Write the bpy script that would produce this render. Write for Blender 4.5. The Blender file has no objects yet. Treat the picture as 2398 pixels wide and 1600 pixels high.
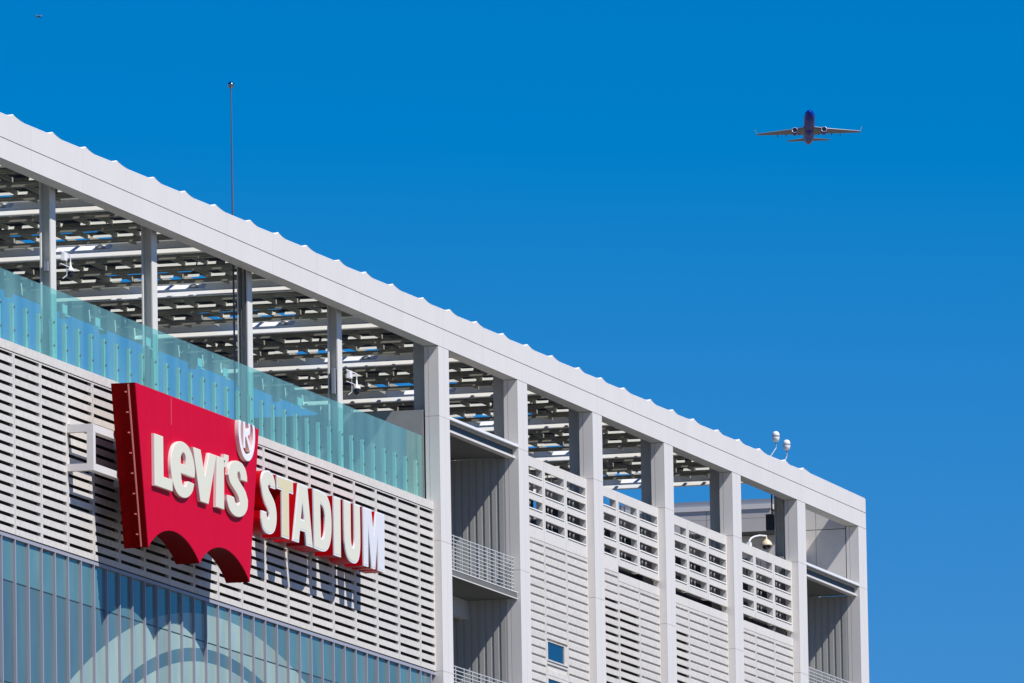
import bpy, bmesh, math, random
from mathutils import Vector, Matrix

scene = bpy.context.scene
COL = scene.collection
rnd = random.Random(7)
FY = 105.46          # y of the tower's front plane; inward is +y, along the facade is +x

# ------------------------------------------------------------------ camera
cam_d = bpy.data.cameras.new('camera')
cam_d.sensor_width = 36.0
cam_d.lens = 36.0 * 25500.0 / 2398.0
cam_d.clip_start = 1.0
cam_d.clip_end = 90000.0
cam = bpy.data.objects.new('camera', cam_d)
COL.objects.link(cam)
r_ = Vector((0.267058, -0.963540, -0.016464))
u_ = Vector((-0.117775, -0.049590, 0.991801))
b_ = Vector((-0.956457, -0.262929, -0.126725))
m = Matrix.Identity(4)
for i in range(3):
    m[i][0], m[i][1], m[i][2] = r_[i], u_[i], b_[i]
m[0][3], m[1][3], m[2][3] = 0.0, 0.0, 1.7
cam.matrix_world = m
scene.camera = cam

# ------------------------------------------------------------------ sky, sun, exposure
SUN_TRAVEL = Vector((0.37, 1.0, -1.31)).normalized()
to_sun = -SUN_TRAVEL
elev = math.asin(to_sun.z)
azim = math.atan2(to_sun.x, to_sun.y)
world = bpy.data.worlds.new('World')
scene.world = world
world.use_nodes = True
wn = world.node_tree
for n in list(wn.nodes):
    wn.nodes.remove(n)
sky = wn.nodes.new('ShaderNodeTexSky')
sky.sky_type = 'NISHITA'
sky.sun_disc = False
sky.sun_elevation = elev
sky.sun_rotation = azim
sky.altitude = 500
sky.air_density = 1.0
sky.dust_density = 0.0
sky.ozone_density = 4.0
tint = wn.nodes.new('ShaderNodeMixRGB')
tint.blend_type = 'MULTIPLY'
tint.inputs[0].default_value = 1.0
tint.inputs[2].default_value = (0.20, 0.485, 0.91, 1)
bg = wn.nodes.new('ShaderNodeBackground')
bg.inputs[1].default_value = 0.10
wo = wn.nodes.new('ShaderNodeOutputWorld')
wn.links.new(sky.outputs[0], tint.inputs[1])
sep = wn.nodes.new('ShaderNodeSeparateColor')
comb = wn.nodes.new('ShaderNodeCombineColor')
red = wn.nodes.new('ShaderNodeMath')          # deepens the blue as the photograph's polarised sky does
red.operation = 'MULTIPLY_ADD'
red.use_clamp = False
red.inputs[1].default_value = 2.72
red.inputs[2].default_value = -1.44
red2 = wn.nodes.new('ShaderNodeMath')
red2.operation = 'MAXIMUM'
red2.inputs[1].default_value = 0.0
wn.links.new(tint.outputs[0], sep.inputs[0])
wn.links.new(sep.outputs[0], red.inputs[0])
wn.links.new(red.outputs[0], red2.inputs[0])
wn.links.new(red2.outputs[0], comb.inputs[0])
wn.links.new(sep.outputs[1], comb.inputs[1])
wn.links.new(sep.outputs[2], comb.inputs[2])
wn.links.new(comb.outputs[0], bg.inputs[0])
wn.links.new(bg.outputs[0], wo.inputs[0])

sun_d = bpy.data.lights.new('sun', 'SUN')
sun_d.energy = 4.9
sun_d.angle = math.radians(0.53)
sun_d.color = (1.0, 0.965, 0.93)
sun = bpy.data.objects.new('sun', sun_d)
COL.objects.link(sun)
sun.rotation_euler = SUN_TRAVEL.to_track_quat('-Z', 'Y').to_euler()

scene.view_settings.view_transform = 'Standard'
scene.view_settings.look = 'None'
scene.view_settings.exposure = 0.0
scene.view_settings.gamma = 1.0
scene.view_settings.use_curve_mapping = False

# ------------------------------------------------------------------ materials
def mat(name, col, rough=0.5, metal=0.0, var=0.0, scale=3.0, spec=0.5, bump=0.0, stretch=(1, 1, 1), coat=0.0):
    m = bpy.data.materials.new(name)
    m.use_nodes = True
    nt = m.node_tree
    p = nt.nodes['Principled BSDF']
    p.inputs['Base Color'].default_value = (*col, 1)
    p.inputs['Roughness'].default_value = rough
    p.inputs['Metallic'].default_value = metal
    p.inputs['Specular IOR Level'].default_value = spec
    p.inputs['Coat Weight'].default_value = coat
    if var > 0 or bump > 0:
        tc = nt.nodes.new('ShaderNodeTexCoord')
        mp = nt.nodes.new('ShaderNodeMapping')
        mp.inputs['Scale'].default_value = stretch
        nz = nt.nodes.new('ShaderNodeTexNoise')
        nz.inputs['Scale'].default_value = scale
        nz.inputs['Detail'].default_value = 6
        nz.inputs['Roughness'].default_value = 0.65
        geo = nt.nodes.new('ShaderNodeNewGeometry')
        nt.links.new(geo.outputs['Position'], mp.inputs[0])
        nt.links.new(mp.outputs[0], nz.inputs['Vector'])
        if var > 0:
            oi = nt.nodes.new('ShaderNodeObjectInfo')
            mr = nt.nodes.new('ShaderNodeMapRange')
            mr.inputs[1].default_value = 0.3
            mr.inputs[2].default_value = 0.7
            mr.inputs[3].default_value = 1 - var
            mr.inputs[4].default_value = 1 + var * 0.5
            nt.links.new(nz.outputs[0], mr.inputs[0])
            mr2 = nt.nodes.new('ShaderNodeMapRange')
            mr2.inputs[3].default_value = 1 - var * 0.5
            mr2.inputs[4].default_value = 1.0
            nt.links.new(oi.outputs['Random'], mr2.inputs[0])
            mu = nt.nodes.new('ShaderNodeMath')
            mu.operation = 'MULTIPLY'
            nt.links.new(mr.outputs[0], mu.inputs[0])
            nt.links.new(mr2.outputs[0], mu.inputs[1])
            vm = nt.nodes.new('ShaderNodeVectorMath')
            vm.operation = 'SCALE'
            vm.inputs[0].default_value = col
            nt.links.new(mu.outputs[0], vm.inputs['Scale'])
            nt.links.new(vm.outputs[0], p.inputs['Base Color'])
        if bump > 0:
            b = nt.nodes.new('ShaderNodeBump')
            b.inputs['Strength'].default_value = bump
            b.inputs['Distance'].default_value = 0.02
            nt.links.new(nz.outputs[0], b.inputs['Height'])
            nt.links.new(b.outputs[0], p.inputs['Normal'])
    return m

M = {}
M['white_metal'] = mat('white_metal', (0.78, 0.74, 0.695), 0.5, spec=0.2, var=0.035, scale=0.8, stretch=(1.0, 1.0, 0.25))
M['white_steel'] = mat('white_steel', (0.78, 0.76, 0.70), 0.45, spec=0.2, var=0.05, scale=1.2)
M['soffit'] = mat('soffit', (0.66, 0.65, 0.62), 0.55, var=0.05, scale=1.0)
M['precast'] = mat('precast', (0.72, 0.68, 0.62), 0.8, spec=0.2, var=0.14, scale=4.0, bump=0.3)
M['lattice'] = mat('lattice', (0.74, 0.705, 0.65), 0.7, spec=0.2, var=0.06, scale=3.0)
M['dark'] = mat('dark', (0.012, 0.012, 0.012), 0.9)  # near-black, puts the shade behind the slats into the colour
M['lattice_shade'] = mat('lattice_shade', (0.02, 0.021, 0.023), 0.9)
M['joint'] = mat('joint', (0.10, 0.10, 0.10), 0.9)
M['steel_grey'] = mat('steel_grey', (0.52, 0.53, 0.52), 0.5, var=0.05, scale=1.0)
M['beam'] = mat('beam', (0.80, 0.79, 0.74), 0.5, var=0.06, scale=1.5)
M['dark_steel'] = mat('dark_steel', (0.12, 0.12, 0.13), 0.6)
M['purlin'] = mat('purlin', (0.40, 0.385, 0.32), 0.6, var=0.1, scale=2.0)
M['strip'] = mat('strip', (0.66, 0.66, 0.60), 0.5)
M['pv'] = mat('pv', (0.055, 0.052, 0.042), 0.5, var=0.2, scale=0.8)
M['ribbed'] = mat('ribbed', (0.46, 0.45, 0.425), 0.6, var=0.06, scale=1.0, stretch=(3, 3, .3))
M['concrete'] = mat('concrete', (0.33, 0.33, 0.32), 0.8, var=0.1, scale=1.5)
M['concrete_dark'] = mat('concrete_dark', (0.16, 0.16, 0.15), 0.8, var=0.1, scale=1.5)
M['deck'] = mat('deck', (0.42, 0.40, 0.36), 0.8, var=0.1, scale=0.7)
M['mullion'] = mat('mullion', (0.38, 0.375, 0.43), 0.4, metal=0.0)
M['rail'] = mat('rail', (0.62, 0.63, 0.63), 0.4)
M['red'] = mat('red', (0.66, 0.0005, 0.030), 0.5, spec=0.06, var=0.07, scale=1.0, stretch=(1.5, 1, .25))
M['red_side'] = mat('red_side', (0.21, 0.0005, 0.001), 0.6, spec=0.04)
M['red_can'] = mat('red_can', (0.50, 0.001, 0.006), 0.4, spec=0.08)
M['red_trim'] = mat('red_trim', (0.75, 0.22, 0.20), 0.4)
M['cream'] = mat('cream', (0.77, 0.745, 0.60), 0.5, spec=0.2)
M['cream_side'] = mat('cream_side', (0.80, 0.74, 0.68), 0.5)
M['yellowed'] = mat('yellowed', (0.78, 0.69, 0.42), 0.45)
M['bluewhite'] = mat('bluewhite', (0.76, 0.765, 0.78), 0.5, spec=0.2)
M['white'] = mat('white', (0.90, 0.89, 0.88), 0.4, spec=0.25)
M['warm_dome'] = mat('warm_dome', (0.80, 0.66, 0.46), 0.4)
M['smoked'] = mat('smoked', (0.02, 0.02, 0.03), 0.1)
M['chrome'] = mat('chrome', (0.5, 0.5, 0.55), 0.12, metal=1.0)
M['mast'] = mat('mast', (0.13, 0.12, 0.16), 0.4)
M['ground'] = mat('ground', (0.15, 0.14, 0.12), 0.9, var=0.2, scale=0.05)
M['panel_wall'] = mat('panel_wall', (0.60, 0.56, 0.53), 0.7, var=0.05, scale=1.0)
M['coping'] = mat('coping', (0.30, 0.32, 0.36), 0.4)
M['unit'] = mat('unit', (0.03, 0.045, 0.055), 0.5)
M['plane_blue'] = mat('plane_blue', (0.002, 0.02, 0.34), 0.3)
M['plane_grey'] = mat('plane_grey', (0.27, 0.25, 0.24), 0.4)
M['plane_red'] = mat('plane_red', (0.62, 0.09, 0.07), 0.4)
M['plane_white'] = mat('plane_white', (0.75, 0.76, 0.8), 0.35)
M['silver'] = mat('silver', (0.8, 0.8, 0.82), 0.25, metal=0.6)
M['frit'] = mat('frit', (0.82, 0.80, 0.70), 0.4)

def glass_screen_mat():
    m = bpy.data.materials.new('green_glass')
    m.use_nodes = True
    nt = m.node_tree
    nt.nodes.clear()
    out = nt.nodes.new('ShaderNodeOutputMaterial')
    tr = nt.nodes.new('ShaderNodeBsdfTransparent')
    tr.inputs[0].default_value = (0.68, 0.92, 0.90, 1)
    gl = nt.nodes.new('ShaderNodeBsdfGlossy')
    gl.inputs['Roughness'].default_value = 0.02
    gl.inputs['Color'].default_value = (0.9, 1, 1, 1)
    fr = nt.nodes.new('ShaderNodeFresnel')
    fr.inputs[0].default_value = 1.35
    mx = nt.nodes.new('ShaderNodeMixShader')
    df = nt.nodes.new('ShaderNodeBsdfDiffuse')
    nz = nt.nodes.new('ShaderNodeTexNoise')
    nz.inputs['Scale'].default_value = 0.5
    geo = nt.nodes.new('ShaderNodeNewGeometry')
    mp = nt.nodes.new('ShaderNodeMapping')
    mp.inputs['Scale'].default_value = (1.5, 1, .3)
    nt.links.new(geo.outputs['Position'], mp.inputs[0])
    nt.links.new(mp.outputs[0], nz.inputs['Vector'])
    rp = nt.nodes.new('ShaderNodeMapRange')
    rp.inputs[1].default_value = 0.35
    rp.inputs[2].default_value = 0.65
    rp.inputs[3].default_value = 0.09
    rp.inputs[4].default_value = 0.18
    nt.links.new(nz.outputs[0], rp.inputs[0])
    df.inputs[0].default_value = (0.50, 0.82, 0.76, 1)
    m2 = nt.nodes.new('ShaderNodeMixShader')
    # a pane is a thin solid: only its entry face reflects, so no false total internal reflection at its exit face
    fb = nt.nodes.new('ShaderNodeMath')
    fb.operation = 'SUBTRACT'
    fb.inputs[0].default_value = 1.0
    nt.links.new(geo.outputs['Backfacing'], fb.inputs[1])
    fm = nt.nodes.new('ShaderNodeMath')
    fm.operation = 'MULTIPLY'
    nt.links.new(fr.outputs[0], fm.inputs[0])
    nt.links.new(fb.outputs[0], fm.inputs[1])
    nt.links.new(fm.outputs[0], mx.inputs[0])
    nt.links.new(tr.outputs[0], mx.inputs[1])
    nt.links.new(gl.outputs[0], mx.inputs[2])
    nt.links.new(rp.outputs[0], m2.inputs[0])
    nt.links.new(mx.outputs[0], m2.inputs[1])
    nt.links.new(df.outputs[0], m2.inputs[2])
    nt.links.new(m2.outputs[0], out.inputs[0])
    return m
M['green_glass'] = glass_screen_mat()

def pane_mat(name, base, arcs):
    """curtain wall glass; arcs: printed white film rings on the glass"""
    m = bpy.data.materials.new(name)
    m.use_nodes = True
    nt = m.node_tree
    p = nt.nodes['Principled BSDF']
    p.inputs['Roughness'].default_value = 0.04
    p.inputs['Specular IOR Level'].default_value = 0.5
    oi = nt.nodes.new('ShaderNodeObjectInfo')
    mr = nt.nodes.new('ShaderNodeMapRange')
    mr.inputs[3].default_value = 0.80
    mr.inputs[4].default_value = 1.12
    nt.links.new(oi.outputs['Random'], mr.inputs[0])
    geo = nt.nodes.new('ShaderNodeNewGeometry')
    sx = nt.nodes.new('ShaderNodeSeparateXYZ')
    nt.links.new(geo.outputs['Position'], sx.inputs[0])
    def math_(op, a, b):
        n = nt.nodes.new('ShaderNodeMath')
        n.operation = op
        for i, v in enumerate((a, b)):
            if isinstance(v, (int, float)):
                n.inputs[i].default_value = v
            else:
                nt.links.new(v, n.inputs[i])
        return n.outputs[0]
    def disc(cx, top, r):
        dx = math_('SUBTRACT', sx.outputs[0], cx)
        dz = math_('SUBTRACT', sx.outputs[2], top - r)
        d = math_('ADD', math_('MULTIPLY', dx, dx), math_('MULTIPLY', dz, dz))
        return math_('LESS_THAN', d, r * r)
    if arcs:
        a = disc(347.4, 38.90, 40.0)
        b = disc(346.8, 37.73, 29.0)
        c = disc(346.8, 37.28, 28.4)
        k = math_('ADD', math_('SUBTRACT', a, b), c)
    else:
        k = None
    cm = nt.nodes.new('ShaderNodeMixRGB')
    cm.inputs[1].default_value = (*base, 1)
    cm.inputs[2].default_value = (0.36, 0.47, 0.40, 1)
    if k is not None:
        nt.links.new(k, cm.inputs[0])
    else:
        cm.inputs[0].default_value = 0.0
    sc = nt.nodes.new('ShaderNodeVectorMath')
    sc.operation = 'SCALE'
    nz = nt.nodes.new('ShaderNodeTexNoise')
    nz.inputs['Scale'].default_value = 1.0
    nz.inputs['Detail'].default_value = 4
    mp = nt.nodes.new('ShaderNodeMapping')
    mp.inputs['Scale'].default_value = (1.1, 1, .35)
    nt.links.new(geo.outputs['Position'], mp.inputs[0])
    nt.links.new(mp.outputs[0], nz.inputs['Vector'])
    mr3 = nt.nodes.new('ShaderNodeMapRange')
    mr3.inputs[1].default_value = 0.3
    mr3.inputs[2].default_value = 0.7
    mr3.inputs[3].default_value = 0.86
    mr3.inputs[4].default_value = 1.12
    nt.links.new(nz.outputs[0], mr3.inputs[0])
    nt.links.new(cm.outputs[0], sc.inputs[0])
    nt.links.new(math_('MULTIPLY', mr.outputs[0], mr3.outputs[0]), sc.inputs['Scale'])  # uneven reflections painted in: streaky noise times a random pane tone
    nt.links.new(sc.outputs[0], p.inputs['Base Color'])
    return m
M['pane_low'] = pane_mat('pane_low', (0.105, 0.185, 0.20), True)
M['pane_top'] = pane_mat('pane_top', (0.12, 0.24, 0.25), True)
M['window_glass'] = mat('window_glass', (0.004, 0.05, 0.12), 0.05, spec=0.5)

# ------------------------------------------------------------------ helpers
class MB:
    """collects shapes; x along the facade, d inward from the tower's front plane, z up"""
    def __init__(self):
        self.v = []
        self.f = []
        self.mi = []
    def add(self, vs, fs, mi=0):
        o = len(self.v)
        self.v += [tuple(v) for v in vs]
        self.f += [tuple(i + o for i in f) for f in fs]
        self.mi += [mi] * len(fs)
        return self
    def box(self, x0, x1, d0, d1, z0, z1, mi=0):
        y0, y1 = FY + d0, FY + d1
        vs = [(x0, y0, z0), (x1, y0, z0), (x1, y1, z0), (x0, y1, z0), (x0, y0, z1), (x1, y0, z1), (x1, y1, z1), (x0, y1, z1)]
        fs = [(0, 3, 2, 1), (4, 5, 6, 7), (0, 1, 5, 4), (1, 2, 6, 5), (2, 3, 7, 6), (3, 0, 4, 7)]
        return self.add(vs, fs, mi)
    def prism_xz(self, poly, d0, d1, mi=0):
        """poly of (x,z), convex or nearly so, extruded in d"""
        n = len(poly)
        a = [(x, FY + d0, z) for x, z in poly] + [(x, FY + d1, z) for x, z in poly]
        fs = [tuple(range(n)), tuple(range(2 * n - 1, n - 1, -1))]
        fs += [(i, (i + 1) % n, n + (i + 1) % n, n + i) for i in range(n)]
        return self.add(a, fs, mi)
    def tube(self, p0, p1, r0, r1=None, n=10, mi=0, caps=True):
        r1 = r0 if r1 is None else r1
        p0, p1 = Vector(p0), Vector(p1)
        ax = (p1 - p0).normalized()
        s = ax.orthogonal().normalized()
        t = ax.cross(s)
        vs, fs = [], []
        for p, r in ((p0, r0), (p1, r1)):
            for i in range(n):
                a = 2 * math.pi * i / n
                vs.append(p + s * (r * math.cos(a)) + t * (r * math.sin(a)))
        for i in range(n):
            fs.append((i, (i + 1) % n, n + (i + 1) % n, n + i))
        if caps:
            fs += [tuple(range(n - 1, -1, -1)), tuple(range(n, 2 * n))]
        return self.add(vs, fs, mi)
    def lathe(self, base, axis, prof, n=20, mi=0):
        base, ax = Vector(base), Vector(axis).normalized()
        s = ax.orthogonal().normalized()
        t = ax.cross(s)
        vs, fs = [], []
        for h, r in prof:
            for i in range(n):
                a = 2 * math.pi * i / n
                vs.append(base + ax * h + s * (r * math.cos(a)) + t * (r * math.sin(a)))
        for k in range(len(prof) - 1):
            for i in range(n):
                j = (i + 1) % n
                fs.append((k * n + i, k * n + j, (k + 1) * n + j, (k + 1) * n + i))
        fs += [tuple(range(n - 1, -1, -1)), tuple(range((len(prof) - 1) * n, len(prof) * n))]
        return self.add(vs, fs, mi)
    def build(self, name, mats, parent=None, origin=None, smooth=False):
        """origin: world point that becomes the object's own origin (defaults to the thing's)"""
        if isinstance(mats, str):
            mats = [mats]
        me = bpy.data.meshes.new(name)
        po = Vector(ORG.get(parent.name, (0, 0, 0))) if parent else Vector((0, 0, 0))
        o = Vector(origin) if origin is not None else (po if parent else Vector((0, 0, 0)))
        me.from_pydata([(v[0] - o.x, v[1] - o.y, v[2] - o.z) for v in self.v], [], self.f)
        for k in mats:
            me.materials.append(M[k])
        for p, i in zip(me.polygons, self.mi):
            p.material_index = i
            p.use_smooth = smooth and len(p.vertices) == 4
        bm = bmesh.new()
        bm.from_mesh(me)
        bmesh.ops.recalc_face_normals(bm, faces=bm.faces)
        bm.to_mesh(me)
        bm.free()
        me.update()
        ob = bpy.data.objects.new(name, me)
        COL.objects.link(ob)
        if parent:
            ob.parent = parent
        ob.location = o - po
        ORG[ob.name] = tuple(o)
        return ob

ORG = {}
def thing(name, label, cat, loc, group=None):
    o = bpy.data.objects.new(name, None)
    COL.objects.link(o)
    o.empty_display_size = 0.5
    o.location = loc
    ORG[o.name] = tuple(loc)
    tag(o, label, cat, group)
    return o
def tag(o, label=None, cat=None, group=None, kind=None):
    if label: o['label'] = label
    if cat: o['category'] = cat
    if group: o['group'] = group
    if kind: o['kind'] = kind
    return o
def inst(src, parent, dx=0.0, dd=0.0, dz=0.0, parent_shift=None):
    """copy of a part moved by an offset, sharing its mesh; parent may have another origin"""
    c = src.copy()
    COL.objects.link(c)
    c.parent = parent
    w = Vector(ORG[src.name]) + Vector((dx, dd, dz))
    c.location = w - Vector(ORG[parent.name])
    ORG[c.name] = tuple(w)
    return c

# ------------------------------------------------------------------ ground
g = MB()
S_ = 12000.0
g.add([(-S_, -S_, 0), (S_, -S_, 0), (S_, S_, 0), (-S_, S_, 0)], [(0, 1, 2, 3)])
tag(g.build('ground', 'ground'), 'flat pale paved ground far below the tower', kind='structure')

# ------------------------------------------------------------------ tower
PITCH = 10.66
CX = [373.61 + PITCH * k for k in range(7)]
CW = 1.37
GRID = [308.9, 319.85, 330.8, 341.75, 352.65, 363.5, 374.4, 385.1, 395.75, 406.4, 417.1, 427.7]
tower = thing('stadium_tower', 'white stadium tower with roof fascia, square columns and open corner balconies', 'building', (373.6, FY, 0))

# roof fascia: two courses of panels with a sagging top edge
peaks = [308.7, 312.6, 316.2, 320.2, 324.59, 328.68, 332.13, 335.47, 339.53, 343.0, 346.45, 350.5, 353.77, 357.16, 361.18, 364.48, 367.89, 371.85, 375.33, 378.9, 382.52,
         385.89, 389.37, 393.22, 396.45, 399.79, 403.76, 407.15, 410.39, 414.22, 417.64, 420.97, 425.13, 428.13]
def top_z(x):
    slope = 52.735 - 0.0016 * max(0, x - 345)
    if x >= peaks[-1]:
        t = (x - peaks[-1]) / (438.79 - peaks[-1])
        return slope - 0.10 * min(1, t * 8) - 0.03 * t
    for a, b in zip(peaks, peaks[1:]):
        if a <= x <= b:
            t = (x - a) / (b - a)
            # sharp drop after each peak, long shallow sag, small return lip before the next
            if t < 0.32:
                s = t / 0.32
                sag = 0.13 * (1 - (1 - s) ** 1.7)
            elif t < 0.86:
                sag = 0.13 - 0.02 * (t - 0.32) / 0.54
            else:
                sag = 0.11 * (1 - (t - 0.86) / 0.14)
            return slope - sag
    return slope
RB = MB()
RB.box(308.7, 438.78, 0.03, 0.50, 51.23, 52.50)
RB.build('roof_beam', 'joint', tower)
SF = MB()
x = 308.7
while x < 438:
    x2 = min(x + 2.665, 438.75)
    SF.box(x + .004, x2 - .004, 0.005, 0.53, 51.20, 51.228)
    x = x2
SF.build('soffit', 'soffit', tower)
fj = []
for k in range(-6, 7):
    fj += [374.30 + PITCH * k, 374.30 + PITCH * (k + .5)]
fj = [x for x in fj if 308.7 < x < 437.6]
edges = [308.7] + fj + [438.02, 438.79]
for a, b in zip(edges, edges[1:]):
    lo = MB()
    lo.box(a + .005, b - .005, 0.0, 0.028, 51.20, 51.855)
    lo.build('fascia_panel', 'white_metal', tower, origin=(a, FY, 51.2))
    up = MB()
    n = max(2, int((b - a) / 0.16))
    xs = [a + .005 + (b - a - .01) * i / n for i in range(n + 1)]
    vs, fs = [], []
    for xx in xs:
        zt = top_z(xx)
        vs += [(xx, FY, 51.885), (xx, FY, zt), (xx, FY + .028, zt), (xx, FY + .028, 51.885)]
    for i in range(n):
        o = i * 4
        for q in range(4):
            fs.append((o + q, o + (q + 1) % 4, o + 4 + (q + 1) % 4, o + 4 + q))
    fs += [(3, 2, 1, 0), (n * 4, n * 4 + 1, n * 4 + 2, n * 4 + 3)]
    up.add(vs, fs)
    up.build('fascia_panel', 'white_metal', tower, origin=(a, FY, 51.885))
# roof membrane cap behind the fascia top: a thin folded sheet that follows the sag
cp = MB()
xs = [308.7 + (438.7 - 308.7) * i / 900 for i in range(901)]
vs, fs = [], []
for xx in xs:
    zt = top_z(xx)
    vs += [(xx, FY - .004, zt + .003), (xx, FY + .03, zt + .036), (xx, FY + .42, zt + .01), (xx, FY + .42, zt - .03)]
for i in range(len(xs) - 1):
    o = i * 4
    for q in range(4):
        fs.append((o + q, o + (q + 1) % 4, o + 4 + (q + 1) % 4, o + 4 + q))
fs += [(3, 2, 1, 0), (len(vs) - 4, len(vs) - 3, len(vs) - 2, len(vs) - 1)]
cp.add(vs, fs)
cp.build('roof_cap', 'white', tower)
EC = MB()
EC.box(438.765, 438.795, 0.032, 0.5, 51.2, 52.48)
EC.build('end_cap', 'white_metal', tower)

# column cladding: segments of panels round a dark core, seams at the floor lines
SEAMS = [51.19, 48.655, 44.14, 39.45, 34.8, 30.1]
def column_segment(z0, z1):
    b = MB()
    x0, x1 = CX[0], CX[0] + CW
    g_ = .006
    z0 += g_; z1 -= g_
    mx = x0 + 0.74
    b.box(x0, mx - g_, 0, .03, z0, z1)
    b.box(mx + g_, x1, 0, .03, z0, z1)
    b.box(x0, x0 + .03, .032, .385 - g_, z0, z1)
    b.box(x0, x0 + .03, .385 + g_, .53, z0, z1)
    b.box(x1 - .03, x1, .032, .53, z0, z1)
    b.box(x0 + .03, x1 - .03, .5, .53, z0, z1)
    b.box(x0 + .012, x1 - .012, .012, .518, z0 + .01, z1 - .01, 1)
    return b
protos = []
for (a, b2) in zip(SEAMS[1:], SEAMS):
    protos.append(column_segment(a, b2))
CORE = MB().box(CX[0] + .02, CX[0] + CW - .02, .02, .51, 25.0, 51.195)
first_col = CORE.build('column', 'joint', tower, origin=(CX[0], FY, 25.0))
first_segs = [pb.build('cladding_panel', ['white_metal', 'joint'], first_col, origin=(CX[0], FY, 25.0)) for pb in protos]
for k in range(1, 7):
    dx = CX[k] - CX[0]
    if k == 6:
        dx = 438.79 - CW + .001 - CX[0]
    c = inst(first_col, tower, dx=dx)
    for s in first_segs:
        inst(s, c, dx=dx)

# inboard steel columns that carry the canopy
def h_column(xc, z0, z1):
    b = MB()
    b.box(xc - .28, xc + .28, .73, .77, z0, z1)
    b.box(xc - .28, xc + .28, 1.06, 1.10, z0, z1)
    b.box(xc - .02, xc + .02, .77, 1.06, z0, z1)
    return b
hp = h_column(GRID[2], 45.4, 52.05).build('steel_column', 'steel_h' if 'steel_h' in M else 'white_steel', tower, origin=(GRID[2], FY + .75, 45.4))
for gx in (GRID[1], GRID[3], GRID[4], GRID[5], GRID[11]):
    inst(hp, tower, dx=gx - GRID[2])
cb = MB()
cb.box(GRID[6] - .28, GRID[6] + .28, .62, 1.08, 45.4, 52.05)
boxc = cb.build('steel_column', 'steel_grey', tower, origin=(GRID[6], FY + .75, 45.4))
for gx in GRID[7:11]:
    inst(boxc, tower, dx=gx - GRID[6])

MB().box(GRID[4] - .30, GRID[4] - .22, .80, .83, 46, 52.0).box(GRID[4] - .30, GRID[4] - .22, .94, .97, 46, 52.0).build('downpipe', 'dark_steel', tower)
MB().box(GRID[2] - .40, GRID[2] - .10, .80, .93, 48.55, 48.85).build('junction_box', 'coping', tower)
MB().box(GRID[5] - .40, GRID[5] - .10, .82, .93, 48.3, 49.2).build('junction_box', 'coping', tower)
# roof deck and core walls behind the screens
dk = MB()
dk.box(308, 374.9, .9, 14, 45.0, 45.40)
dk.box(384.5, 428.3, .8, 14, 45.0, 45.25)
dk.build('roof_deck', 'deck', tower)
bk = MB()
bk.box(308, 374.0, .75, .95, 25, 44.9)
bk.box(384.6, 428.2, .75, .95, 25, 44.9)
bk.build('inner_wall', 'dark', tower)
bk = MB()
bk.box(385.9, 391.0, 1.3, 1.5, 45.3, 48.3)
bk.box(392.2, 397.6, 1.3, 1.5, 45.3, 48.3)
bk.box(397.9, 428.0, 1.3, 1.5, 45.3, 48.3)
bk.build('shade_backing', 'lattice_shade', tower)  # added wall, near-black colour gives the lattice openings their shade

# two open balcony bays (beside column 1 and beside the corner)
def balcony_bay(x0, x1, first):
    """x0 right face of left column, x1 left face of right column"""
    D = 7.0
    # ribbed side wall that faces back along the facade
    w = MB()
    zt, zb = 48.30, 30.0
    xw = x1 + .02
    w.box(xw, xw + .2, .50, D, zb, zt)
    w.box(xw - .015, xw, .535, .62, zb, zt)
    dd = .60
    k = 0
    while dd < D - .3:
        w.box(xw - .03, xw + .01, dd, dd + .17, zb, zt)
        dd += .28
        k += 1
    w.build('ribbed_wall', 'ribbed', tower)
    r = MB()
    r.box(x0 - .6, x1 + .2, D, D + .2, zb, zt)
    r.build('rear_wall', 'concrete', tower)
    l = MB()
    l.box(x0 - 1.39, x0 - .95, .6, D, zb, 48.9)
    l.build('side_wall', 'concrete', tower)  # darker concrete carries this wall's shade in its colour
    # top ledge with louvre band
    xa, xb = x0 + .005, x1 - .005
    t = MB()
    t.box(xa, xb, .0, .10, 48.68, 48.775)
    MB().box(xa, xb, .11, D, 48.60, 48.74).build('ledge_roof', 'deck', tower)
    t.build('ledge', 'white', tower)
    lv = MB()
    lv.box(xa, xb, .22, .26, 48.36, 48.60, 0)
    lv.build('louver_band', 'unit', tower)
    lf = MB()
    lf.box(xa, xb, .13, .40, 48.27, 48.35)
    lf.build('ledge_flange', 'white_metal', tower)
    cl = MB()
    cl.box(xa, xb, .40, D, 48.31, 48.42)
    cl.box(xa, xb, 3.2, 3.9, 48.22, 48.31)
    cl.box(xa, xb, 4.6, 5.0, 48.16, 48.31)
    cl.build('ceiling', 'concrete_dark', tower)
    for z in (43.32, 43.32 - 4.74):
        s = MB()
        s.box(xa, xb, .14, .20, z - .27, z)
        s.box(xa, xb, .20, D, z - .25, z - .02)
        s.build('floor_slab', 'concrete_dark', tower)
        e = MB()
        e.box(xa, xb, .125, .137, z - .03, z + .005)
        e.box(xa, xb, .125, .137, z - .27, z - .235)
        e.build('slab_trim', 'white_metal', tower)
        i = MB()
        i.box(xa, xb, 2.0, 2.3, z - .95, z - .26)
        i.build('floor_beam', 'steel_grey', tower)
        # balustrade
        rl = MB()
        for q in range(9):
            zz = z + .17 + q * .1375
            rl.box(xa, xb, .255, .285, zz - .014, zz + .014)
        ro = rl.build('balcony_railing', 'rail', tower)
        n = int((xb - xa) / 1.12)
        p0 = MB().box(xa, xa + .045, .235, .255, z - .02, z + 1.29).build('post', 'rail', ro, origin=(xa, FY + .24, z))
        for q in range(1, n + 1):
            inst(p0, ro, dx=min(q * 1.12, xb - xa - .05))
balcony_bay(CX[0] + CW, CX[1], True)
balcony_bay(CX[5] + CW, 438.79 - CW, False)
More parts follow.
